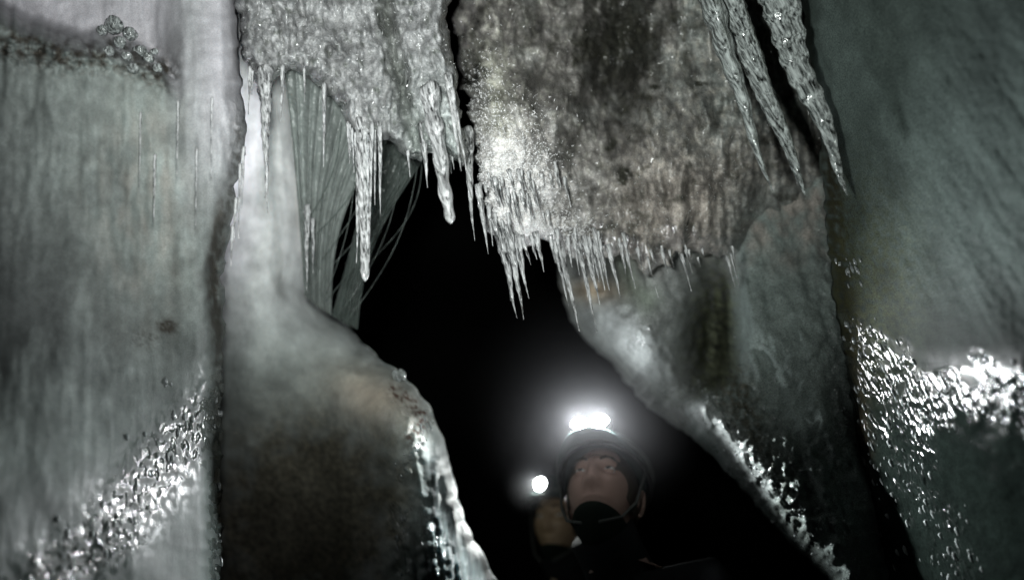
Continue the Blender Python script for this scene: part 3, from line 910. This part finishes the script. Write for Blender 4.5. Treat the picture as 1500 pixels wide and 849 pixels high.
# ------------------------------------------------------------------ people
M_SKIN = plain('skin', (.31, .20, .165), .5, .0006, 300, .12)
M_SKIN2 = plain('skin_tan', (.31, .22, .14), .5, .0006, 300, .12)
M_JACKET = plain('jacket_cloth', (.012, .013, .014), .8, .002, 260, .3)
M_TROUSER = plain('trouser_cloth', (.02, .02, .022), .85, .002, 260, .3)
M_BOOT = plain('boot_leather', (.02, .018, .016), .5, .001, 120, .3)
M_GAITER = plain('gaiter_fleece', (.012, .018, .014), .95, .004, 400, .3)
M_HELMET = plain('helmet_shell', (.03, .045, .042), .22, 0, 60, .1)
M_RUBBER = plain('lamp_housing', (.02, .02, .02), .4, 0, 100, .1)
for _m in (M_JACKET, M_TROUSER, M_GAITER):
    _m.node_tree.nodes['Principled BSDF'].inputs['Specular IOR Level'].default_value = .08
M_STRAP = plain('strap_web', (.05, .055, .05), .7, .001, 500, .3)
M_EYE = plain('eye_white', (.6, .6, .58), .12, 0, 10, .02)
M_IRIS = plain('iris', (.02, .03, .03), .1, 0, 10, .02)
M_HAIR = plain('hair', (.03, .02, .012), .5, .004, 300, .4)
M_LED = emit('led_light', (.93, .97, 1.0), 260)


def skin_body(nodes, edges, root, sub=1):
    me = bpy.data.meshes.new('tmp')
    keys = list(nodes)
    me.from_pydata([nodes[k][0] for k in keys], [(keys.index(a), keys.index(b)) for a, b in edges], [])
    o = bpy.data.objects.new('tmp', me); COL.objects.link(o)
    sk = o.modifiers.new('s', 'SKIN'); sk.use_smooth_shade = True
    sb = o.modifiers.new('ss', 'SUBSURF'); sb.levels = sub; sb.render_levels = sub
    for i, k in enumerate(keys):
        r = nodes[k][1]
        if not isinstance(r, tuple): r = (r, r)
        me.skin_vertices[0].data[i].radius = r
        me.skin_vertices[0].data[i].use_root = (k == root)
    dg = bpy.context.evaluated_depsgraph_get()
    ev = o.evaluated_get(dg).to_mesh()
    V = [tuple(v.co) for v in ev.vertices]; Fc = [tuple(p.vertices) for p in ev.polygons]
    bpy.data.objects.remove(o); bpy.data.meshes.remove(me)
    return V, Fc


def head_mesh():
    nu, nv = 96, 72
    V, Fc = [], []
    for j in range(nv + 1):
        th = math.pi * j / nv
        for i in range(nu):
            ph = 2 * math.pi * i / nu
            V.append([math.sin(th) * math.sin(ph), -math.sin(th) * math.cos(ph), math.cos(th)])
    V = np.array(V)
    x, y, z = V[:, 0].copy(), V[:, 1].copy(), V[:, 2].copy()
    front = np.clip(-y, 0, 1)
    X = x * .076; Y = y * .096; Z = z * .117
    jaw = np.clip(-z, 0, 1)
    X *= 1 - .28 * jaw ** 1.5
    Y += .012 * jaw * (y > 0)
    Y = np.where(y < 0, Y * (1 - .10 * jaw) - .004, Y)
    G = lambda cx, cz, sx, sz: np.exp(-((X - cx) / sx) ** 2 - ((Z - cz) / sz) ** 2) * (front > .15)
    d = 0
    prof = np.interp(Z, [-.047, -.040, -.028, .028, .045], [0, .016, .024, .004, 0])
    wid = np.interp(Z, [-.04, -.028, .03], [.016, .015, .0085])
    d = d + prof * np.exp(-(X / wid) ** 2) * (front > .2)
    d = d + .007 * (G(.014, -.034, .006, .008) + G(-.014, -.034, .006, .008)) - .012 * (G(.0075, -.041, .0045, .0045) + G(-.0075, -.041, .0045, .0045))
    d = d - .015 * (G(.032, .010, .018, .013) + G(-.032, .010, .018, .013))
    d = d + .006 * (G(.030, .032, .020, .008) + G(-.030, .032, .020, .008))
    d = d + .006 * (G(.045, -.018, .018, .018) + G(-.045, -.018, .018, .018))
    d = d + .008 * G(0, -.061, .020, .005) + .009 * G(0, -.075, .017, .005) - .012 * G(0, -.068, .024, .0035)
    d = d + .010 * G(0, -.098, .018, .012) - .004 * G(0, -.052, .005, .006)
    Y = Y - d
    V = np.stack([X, Y, Z], 1).tolist()
    for j in range(nv):
        for i in range(nu):
            a = j * nu + i; b = j * nu + (i + 1) % nu
            Fc.append((a, a + nu, b + nu, b))

    def add(v2, f2):
        k = len(V)
        V.extend([list(p) for p in v2]); Fc.extend([tuple(q + k for q in fa) for fa in f2])
    for s in (-1, 1):                                   # ears: rim, hollow, lobe
        pts, rr = [], []
        for t in np.linspace(0, 1, 14):
            an = math.radians(-70 + 290 * t)
            pts.append((s * (.078 + .010 * math.sin(t * math.pi)), .012 + .017 * math.cos(an) * 1.0 + .004, -.012 + .030 * math.sin(an)))
            rr.append(.0048)
        add(*tube(pts, rr, 8))
        add([(s * .072 + v[0] * .35, .014 + v[1] * .9, -.014 + v[2] * 1.6) for v in blob_mesh(None, .017, 2, seed=3)[0]], blob_mesh(None, .017, 2, seed=3)[1])
    for s in (-1, 1):                                   # eyelids
        for up in (1, -1):
            vv, ff = [], []
            for a in range(7):
                for b in range(13):
                    la = math.radians((12 if up > 0 else -16) + up * a * 9); lo = math.radians(-70 + b * 140 / 12)
                    r = .0138
                    vv.append((s * .032 + r * math.sin(lo) * math.cos(la), -.0765 - r * math.cos(lo) * math.cos(la), .010 + r * math.sin(la)))
            for a in range(6):
                for b in range(12):
                    q = (a * 13 + b, a * 13 + b + 1, a * 13 + b + 14, a * 13 + b + 13)
                    ff.append(q if up > 0 else q[::-1])
            add(vv, ff)
    return np.array(V), Fc


def transf(V, M):
    return [tuple(M @ Vector(v)) for v in V]


def uvs(rx, ry, rz, j0, j1, nu=48, nv=32, thick=None):
    """partial ellipsoid shell between polar angles j0..j1 (degrees)"""
    V, Fc = [], []
    for j in range(nv + 1):
        th = math.radians(j0 + (j1 - j0) * j / nv)
        for i in range(nu):
            ph = 2 * math.pi * i / nu
            V.append((rx * math.sin(th) * math.sin(ph), -ry * math.sin(th) * math.cos(ph), rz * math.cos(th)))
    for j in range(nv):
        for i in range(nu):
            a = j * nu + i; b = j * nu + (i + 1) % nu
            Fc.append((a, a + nu, b + nu, b))
    return V, Fc


def person(head_c, head_yaw, head_pitch, head_roll, body_yaw, label, skin, led_px, lamp_two=True, sc=1.0, hood=False):
    """head_c: centre of the head in the world; the face looks along local -Y"""
    gx, gy = head_c.x, head_c.y
    root = empty('person', (gx, gy + .02, 0), label, 'person')
    HM = Matrix.Translation(head_c) @ Matrix.Rotation(head_yaw, 4, 'Z') @ Matrix.Rotation(head_pitch, 4, 'X') @ Matrix.Rotation(head_roll, 4, 'Y') @ Matrix.Scale(sc, 4)
    BM = Matrix.Translation((gx, gy + .03, 0)) @ Matrix.Rotation(body_yaw, 4, 'Z')
    inv = Matrix.Translation((-gx, -(gy + .02), 0))
    hz = head_c.z
    k = (hz - .12) / 1.50                                # scale the figure so that its feet stand on the ground
    hb = BM.inverted() @ (HM @ Vector((0, .02, -.07)))
    nd = {'pel': ((0, 0, .95 * k), (.14, .10)), 'wai': ((0, .0, 1.10 * k), (.13, .10)), 'che': ((0, .01, 1.28 * k), (.16, .11)),
          'nck': ((0, .01, 1.43 * k), (.07, .065)), 'hed': (tuple(hb), (.056, .056))}
    ed = [('pel', 'wai'), ('wai', 'che'), ('che', 'nck'), ('nck', 'hed')]
    for s, t in ((-1, 'l'), (1, 'r')):
        nd['sh' + t] = ((s * .17, .01, 1.37 * k), .062); nd['el' + t] = ((s * .235, .03, 1.09 * k), .045)
        nd['wr' + t] = ((s * .23, -.07, .86 * k), .030); nd['pa' + t] = ((s * .225, -.095, .80 * k), (.036, .020))
        ed += [('che', 'sh' + t), ('sh' + t, 'el' + t), ('el' + t, 'wr' + t), ('wr' + t, 'pa' + t)]
        nd['hi' + t] = ((s * .10, 0, .90 * k), .095); nd['kn' + t] = ((s * .12, -.02, .50 * k), .062)
        nd['an' + t] = ((s * .13, .03, .09 * k), .042); nd['to' + t] = ((s * .145, -.12, .035), (.045, .028))
        ed += [('pel', 'hi' + t), ('hi' + t, 'kn' + t), ('kn' + t, 'an' + t), ('an' + t, 'to' + t)]
    V, Fc = skin_body(nd, ed, 'pel')
    V = transf(V, inv @ BM)
    HV, HF = head_mesh()
    k0 = len(V)
    V += transf(HV, inv @ HM); Fc += [tuple(q + k0 for q in fa) for fa in HF]
    for s, t in ((-1, 'l'), (1, 'r')):                   # hands: four fingers and a thumb, curled a little
        for fi in range(5):
            L = (.052, .075, .082, .076, .060)[fi]
            if fi == 0:
                p0 = Vector((s * .215, -.105, .825 * k)); dv = Vector((-s * .45, -.55, -.70)).normalized()
            else:
                p0 = Vector((s * (.228), -.125 + (fi - 1) * .020, .775 * k)); dv = Vector((0, -.12 + .07 * (fi - 1), -1)).normalized()
            curl = Vector((-s * .5, -.1, 0))
            pts = [p0, p0 + dv * L * .4, p0 + dv * L * .72 + curl * L * .10, p0 + dv * L * .95 + curl * L * .32]
            fv, ff = tube(pts, [.0095, .009, .008, .0062], 8)
            k0 = len(V); V += transf(fv, inv @ BM); Fc += [tuple(q + k0 for q in fa) for fa in ff]
    body = mesh_obj('body', V, Fc, skin, root)
    # clothes
    grow = lambda r, g: (r[0] + g, r[1] + g) if isinstance(r, tuple) else r + g
    jn = {a: (nd[a][0], grow(nd[a][1], .028)) for a in ('pel', 'wai', 'che', 'shl', 'shr', 'ell', 'elr', 'wrl', 'wrr')}
    jn['nck'] = (nd['nck'][0], (.085, .085))
    V, Fc = skin_body(jn, [('pel', 'wai'), ('wai', 'che'), ('che', 'nck'), ('che', 'shl'), ('shl', 'ell'), ('ell', 'wrl'), ('che', 'shr'), ('shr', 'elr'), ('elr', 'wrr')], 'pel', 2)
    mesh_obj('jacket', transf(V, inv @ BM), Fc, M_JACKET, root)
    tn = {a: (nd[a][0], grow(nd[a][1], .020)) for a in ('pel', 'hil', 'hir', 'knl', 'knr', 'anl', 'anr')}
    V, Fc = skin_body(tn, [('pel', 'hil'), ('hil', 'knl'), ('knl', 'anl'), ('pel', 'hir'), ('hir', 'knr'), ('knr', 'anr')], 'pel', 2)
    mesh_obj('trousers', transf(V, inv @ BM), Fc, M_TROUSER, root)
    for t in 'lr':
        bn = {'a': (nd['an' + t][0], .062), 'b': (nd['to' + t][0], (.058, .036)), 'c': (tuple(Vector(nd['an' + t][0]) + Vector((0, 0, .10))), .058)}
        V, Fc = skin_body(bn, [('c', 'a'), ('a', 'b')], 'a', 2)
        mesh_obj('boot', transf(V, inv @ BM), Fc, M_BOOT, root)
    # gaiter over mouth and chin
    gv, gf = uvs(.0715, .104, .130, 128, 172, 56, 26)
    out = []
    for v in gv:
        x, y, z = v
        fr = max(0, -y / .104)
        zz = z - (.012 - .020 * math.exp(-(x / .022) ** 2)) * 0
        zz = z + (.002 * math.exp(-(x / .030) ** 2) * fr) * (1 if z > -.075 else .4)
        wr = .0022 * math.sin(zz * 260 + x * 30)
        out.append((x * (1 + wr * 6), y * (1 + wr * 6) - .010 * fr, zz))
    g_top = [(HM @ Vector(v)) for v in out]
    nc = BM @ Vector((0, .01, 1.43 * k))
    gv2 = [inv @ p for p in g_top]
    gl = mesh_obj('neck_gaiter', [tuple(v) for v in gv2], gf, M_GAITER, root)
    md = gl.modifiers.new('t', 'SOLIDIFY'); md.thickness = .003; md.offset = 1
    V, Fc = tube([inv @ (HM @ Vector((0, .015, -.085))), inv @ (nc.lerp(HM @ Vector((0, .015, -.085)), .5)), inv @ nc, inv @ (nc - Vector((0, 0, .06)))], [.074 * sc, .072, .078, .10], 28)
    mesh_obj('collar', V, Fc, M_JACKET, root)
    # eyes
    for s in (-1, 1):
        V, Fc = blob_mesh(None, 1, 3)
        ev, ef = uvs(.0125, .0125, .0125, 0, 180, 24, 16)
        e = mesh_obj('eye', transf(ev, inv @ HM @ Matrix.Translation((s * .032, -.0765, .010))), ef, M_EYE, root)
        iv, jf = uvs(.0062, .0062, .002, 0, 90, 20, 4)
        mesh_obj('iris', transf(iv, inv @ HM @ Matrix.Translation((s * .032, -.0875, .013)) @ Matrix.Rotation(math.radians(78), 4, 'X')), jf, M_IRIS, e)
        pts = [(s * .014, -.0965, .030), (s * .026, -.0965, .036), (s * .040, -.090, .036), (s * .052, -.080, .028)]
        bv, bf = tube(pts, [.0035, .004, .0035, .002], 6)
        mesh_obj('eyebrow', transf(bv, inv @ HM), bf, M_HAIR, root)
    # hair or hood under the helmet
    hv, hf = uvs(.083, .101, .122, 0, 118, 48, 30)
    hv2 = []
    for v in hv:
        x, y, z = v
        fr = max(0, -y / .10)
        z2 = z if z > .045 else z + fr * fr * (.045 - z) * 1.0
        hv2.append((x, y + .006, z2))
    mesh_obj('hair', transf(hv2, inv @ HM), hf, M_HAIR, root)
    # helmet
    HX = inv @ HM
    cv, cf = uvs(.104, .124, .112, 0, 92, 64, 28)
    cv2 = []
    for v in cv:
        x, y, z = v
        rb = .0025 * max(0, math.cos(x * 95)) * (z > .03)
        cv2.append((x * (1 + rb), (y + .008) * (1 + rb), z * (1 + rb) + .048 + .012 * max(0, -y / .12)))
    hm = mesh_obj('helmet', transf(cv2, HX), cf, M_HELMET, root)
    md = hm.modifiers.new('t', 'SOLIDIFY'); md.thickness = .004; md.offset = 1
    for nb, (yy, zz) in enumerate([(0, 0)]):
        bv, bfc = [], []
        for side in (0, 1):
            for i in range(29):
                a = math.radians(-62 + 124 * i / 28)
                for q in (0, .5, 1):
                    ext = 1 + .50 * q * math.cos(a * 1.35) ** .8
                    bv.append((.103 * math.sin(a) * (1 + .22 * q * math.cos(a * 1.3)), .008 - .122 * math.cos(a) * ext, .060 - .004 * q - .004 * side))
        n3 = 29 * 3
        for i in range(28):
            for q in (0, 1):
                a = i * 3 + q
                bfc.append((a, a + 1, a + 4, a + 3)); bfc.append((a + n3, a + 3 + n3, a + 4 + n3, a + 1 + n3))
            bfc.append((i * 3 + 2, i * 3 + 2 + n3, i * 3 + 5 + n3, i * 3 + 5)); bfc.append((i * 3, i * 3 + 3, i * 3 + 3 + n3, i * 3 + n3))
        mesh_obj('visor', transf(bv, HX), bfc, M_HELMET, hm)
    rim = [(.1055 * math.sin(a), .008 - .126 * math.cos(a), .046 + .012 * max(0, math.cos(a))) for a in np.linspace(0, 2 * math.pi, 49)]
    rv, rf = tube(rim, [.0042] * 49, 8)
    mesh_obj('rim', transf(rv, HX), rf, M_RUBBER, hm)
    for s in (-1, 1):
        sv, sf = tube([(s * .100, -.02, .045), (s * .092, -.025, 0), (s * .084, -.03, -.045), (s * .060, -.055, -.10), (s * .02, -.085, -.132)], [.0035] * 5, 6)
        mesh_obj('chin_strap', transf(sv, HX), sf, M_STRAP, root)
    # headlamp on the helmet front
    band = [(.1085 * math.sin(a), .008 - .129 * math.cos(a), .074 + .008 * max(0, math.cos(a))) for a in np.linspace(0, 2 * math.pi, 49)]
    lamp_c = HM @ Vector((0, -.140, .092))
    lamp = mesh_obj('headlamp_band', transf(tube(band, [.006] * 49, 8)[0], HX), tube(band, [.006] * 49, 8)[1], M_STRAP, root)
    bm = bmesh.new(); bmesh.ops.create_cube(bm, size=1)
    for v in bm.verts:
        v.co = Vector((v.co.x * (.092 if lamp_two else .056), v.co.y * .030 - .132, v.co.z * .042 + .090))
    bmesh.ops.bevel(bm, geom=bm.edges[:], offset=.008, segments=3, affect='EDGES')
    V = [tuple(v.co) for v in bm.verts]; Fc = [tuple(v.index for v in fa.verts) for fa in bm.faces]; bm.free()
    hs = mesh_obj('headlamp', transf(V, HX), Fc, M_RUBBER, root)
    offs = (-.0245, .0245) if lamp_two else (0,)
    leds = []
    for s in offs:
        rv, rf = tube([(s, -.146, .090), (s, -.152, .090)], [.0215, .0208], 28)
        mesh_obj('bezel', transf(rv, HX), rf, M_RUBBER, hs)
        lv, lf = uvs(.0180, .0180, .006, 0, 90, 28, 6)
        mesh_obj('lens', transf(lv, HX @ Matrix.Translation((s, -.1523, .090)) @ Matrix.Rotation(math.radians(90), 4, 'X')), lf, M_LED, hs)
        leds.append(HM @ Vector((s, -.166, .092)))
    return root, leds, HM


# first caver: lamp lenses sit near (864, 612) in the photograph, face around (865, 710)
ROLL1 = 14
H1 = P(883, 729, 1.93)
d1 = (CAM - H1); yaw1 = math.atan2(d1.x, -d1.y)
p1, leds1, HM1 = person(H1, yaw1 - math.radians(3), math.radians(-28), math.radians(ROLL1), yaw1,
                        'person in dark helmet looking up, twin headlamp blazing, dark gaiter over chin', M_SKIN, None, True)
H2 = P(821, 768, 2.75)
d2 = (CAM - H2); yaw2 = math.atan2(d2.x, -d2.y)
p2, leds2, HM2 = person(H2, yaw2 - math.radians(22), math.radians(-8), math.radians(14), yaw2,
                        'person half hidden behind the first, with a single round headlamp', M_SKIN2, None, False)


def proj(p):
    c = R.transposed() @ (p - CAM)
    return 750 + F * c.x / -c.z, 424.5 - F * c.y / -c.z


for nm, L in (('leds1', leds1), ('leds2', leds2)):
    print(nm, [tuple(round(v) for v in proj(p)) for p in L])
print('face', [tuple(round(v) for v in proj(HM1 @ Vector(q))) for q in ((-.032, -.09, .01), (.032, -.09, .01), (0, -.12, -.036), (0, -.1, -.068), (.076, 0, 0), (-.076, 0, 0))])

# small fog volumes added around the lamps to give them a halo
def puff(c, r, dens):
    m = bpy.data.materials.new('halo_fog'); m.use_nodes = True; nt = m.node_tree
    nt.nodes.remove(nt.nodes['Principled BSDF'])
    pv = nt.nodes.new('ShaderNodeVolumePrincipled'); pv.inputs['Density'].default_value = dens; pv.inputs['Color'].default_value = (.95, .96, 1, 1)
    tc = N(nt, 'ShaderNodeTexCoord'); mp = N(nt, 'ShaderNodeMapping'); mp.inputs['Scale'].default_value = (1 / r, 1 / r, 1 / r)
    nt.links.new(tc.outputs['Object'], mp.inputs[0])
    gr = N(nt, 'ShaderNodeTexGradient', gradient_type='SPHERICAL'); nt.links.new(mp.outputs[0], gr.inputs[0])
    nt.links.new(math_n(nt, 'MULTIPLY', math_n(nt, 'POWER', gr.outputs['Fac'], 1.6), dens), pv.inputs['Density'])
    nt.links.new(pv.outputs[0], nt.nodes['Material Output'].inputs['Volume'])
    V, Fc = uvs(r, r, r, 0, 180, 32, 20)
    o = mesh_obj('halo_fog', V, Fc, m); o.location = c
    tag(o, 'faint mist added around the lamps for their halo', 'mist', kind='stuff')


puff((leds1[0] + leds1[1]) / 2 + Vector((0, 0, .035)), .30, .10)
puff(leds2[0], .12, .22)

# ------------------------------------------------------------------ ground and rock shell
gxs = np.linspace(-9, 9, 91); gys = np.linspace(-7, 13, 101)
GX, GY = np.meshgrid(gxs, gys)
GZ = .05 * fbm(GX * .9, GY * .9, 4, 201)
for h in (H1, H2):
    GZ = GZ * (1 - np.exp(-((GX - h.x) ** 2 + (GY - h.y) ** 2) / .5))
ids = np.arange(GX.size).reshape(GX.shape)
qf = np.stack([ids[:-1, :-1], ids[:-1, 1:], ids[1:, 1:], ids[1:, :-1]], -1).reshape(-1, 4)
g = mesh_obj('ground', np.stack([GX, GY, GZ - .002], -1).reshape(-1, 3), qf, M_FLOOR)
tag(g, kind='structure')
V, Fc = uvs(8.5, 9.5, 7.0, 0, 180, 96, 64)
V = np.array(V)
rad = 1 + .10 * fbm(V[:, 0] * .35 + V[:, 2] * .2, V[:, 1] * .35, 4, 211)
o = mesh_obj('cavern_rock', V * rad[:, None] + np.array([0, 3, 1.0]), Fc, M_ROCK)
tag(o, kind='structure')

# ------------------------------------------------------------------ lights
def spot(name, loc, target, power, ang, blend, col, rad=.01):
    L = bpy.data.lights.new(name, 'SPOT'); L.energy = power; L.spot_size = math.radians(ang); L.spot_blend = blend
    L.color = col; L.shadow_soft_size = rad
    o = bpy.data.objects.new(name, L); COL.objects.link(o); o.location = loc
    o.rotation_euler = (Vector(target) - Vector(loc)).to_track_quat('-Z', 'Y').to_euler()
    return o


spot('upper_left_fill_light', P(330, -130, .55), P(380, 110, 1.6), 15, 92, 1.0, (.97, .96, 1.0), .03)  # added to light the upper left, source unseen
spot('column_fill_light', P(222, 190, 2.0), P(420, 260, 2.05), 3.0, 140, .8, (.93, .92, 1.0), .03)  # added behind the left wall to brighten the pale column
spot('camera_fill_light', P(330, -60, .30), P(700, 30, 1.6), 86, 84, 1.0, (.95, 1.0, .97), .035)  # added beside the camera to light roof and walls, source unseen
for i, p in enumerate(leds1):
    fw = (R @ Vector((0, -.30, 1.0))).normalized()
    spot('headlamp_light', p, p + fw, 52, 136, .5, (.95, .98, 1.0), .018)
for p in leds2:
    fw = (R @ Vector((-.5, -.30, 1.0))).normalized()
    spot('headlamp_light', p, p + fw, 12, 120, .5, (.95, 1.0, .96), .012)

w = bpy.data.worlds.new('World'); scene.world = w; w.use_nodes = True
bg = w.node_tree.nodes['Background']; bg.inputs[0].default_value = (.6, .75, .8, 1); bg.inputs[1].default_value = .0

# mist in the cave air
HAZE = False
if HAZE:
    bm = bmesh.new(); bmesh.ops.create_cube(bm, size=1)
    V = [(v.co.x * 21, v.co.y * 23 + 3, v.co.z * 17 + 1) for v in bm.verts]; Fc = [tuple(v.index for v in fa.verts) for fa in bm.faces]; bm.free()
    m = bpy.data.materials.new('mist'); m.use_nodes = True; nt = m.node_tree
    nt.nodes.remove(nt.nodes['Principled BSDF'])
    pv = nt.nodes.new('ShaderNodeVolumePrincipled'); pv.inputs['Density'].default_value = .0035; pv.inputs['Color'].default_value = (.9, .93, .95, 1); pv.inputs['Anisotropy'].default_value = .3
    nt.links.new(pv.outputs[0], nt.nodes['Material Output'].inputs['Volume'])
    h = mesh_obj('haze', V, Fc, m, smooth=False)
    tag(h, kind='stuff'); h['label'] = 'thin cold mist filling the cave air around the headlamps'; h['category'] = 'mist'

# ------------------------------------------------------------------ render settings
scene.render.engine = 'CYCLES'
scene.view_settings.view_transform = 'Standard'
scene.view_settings.look = 'None'
scene.view_settings.gamma = 1
scene.view_settings.exposure = 0
cy = scene.cycles
cy.use_denoising = True
cy.max_bounces = 8; cy.diffuse_bounces = 2; cy.glossy_bounces = 3; cy.transmission_bounces = 6; cy.volume_bounces = 0
cy.caustics_reflective = False; cy.caustics_refractive = False
cy.sample_clamp_indirect = 3
cy.sample_clamp_direct = 0
cy.filter_width = 1.5
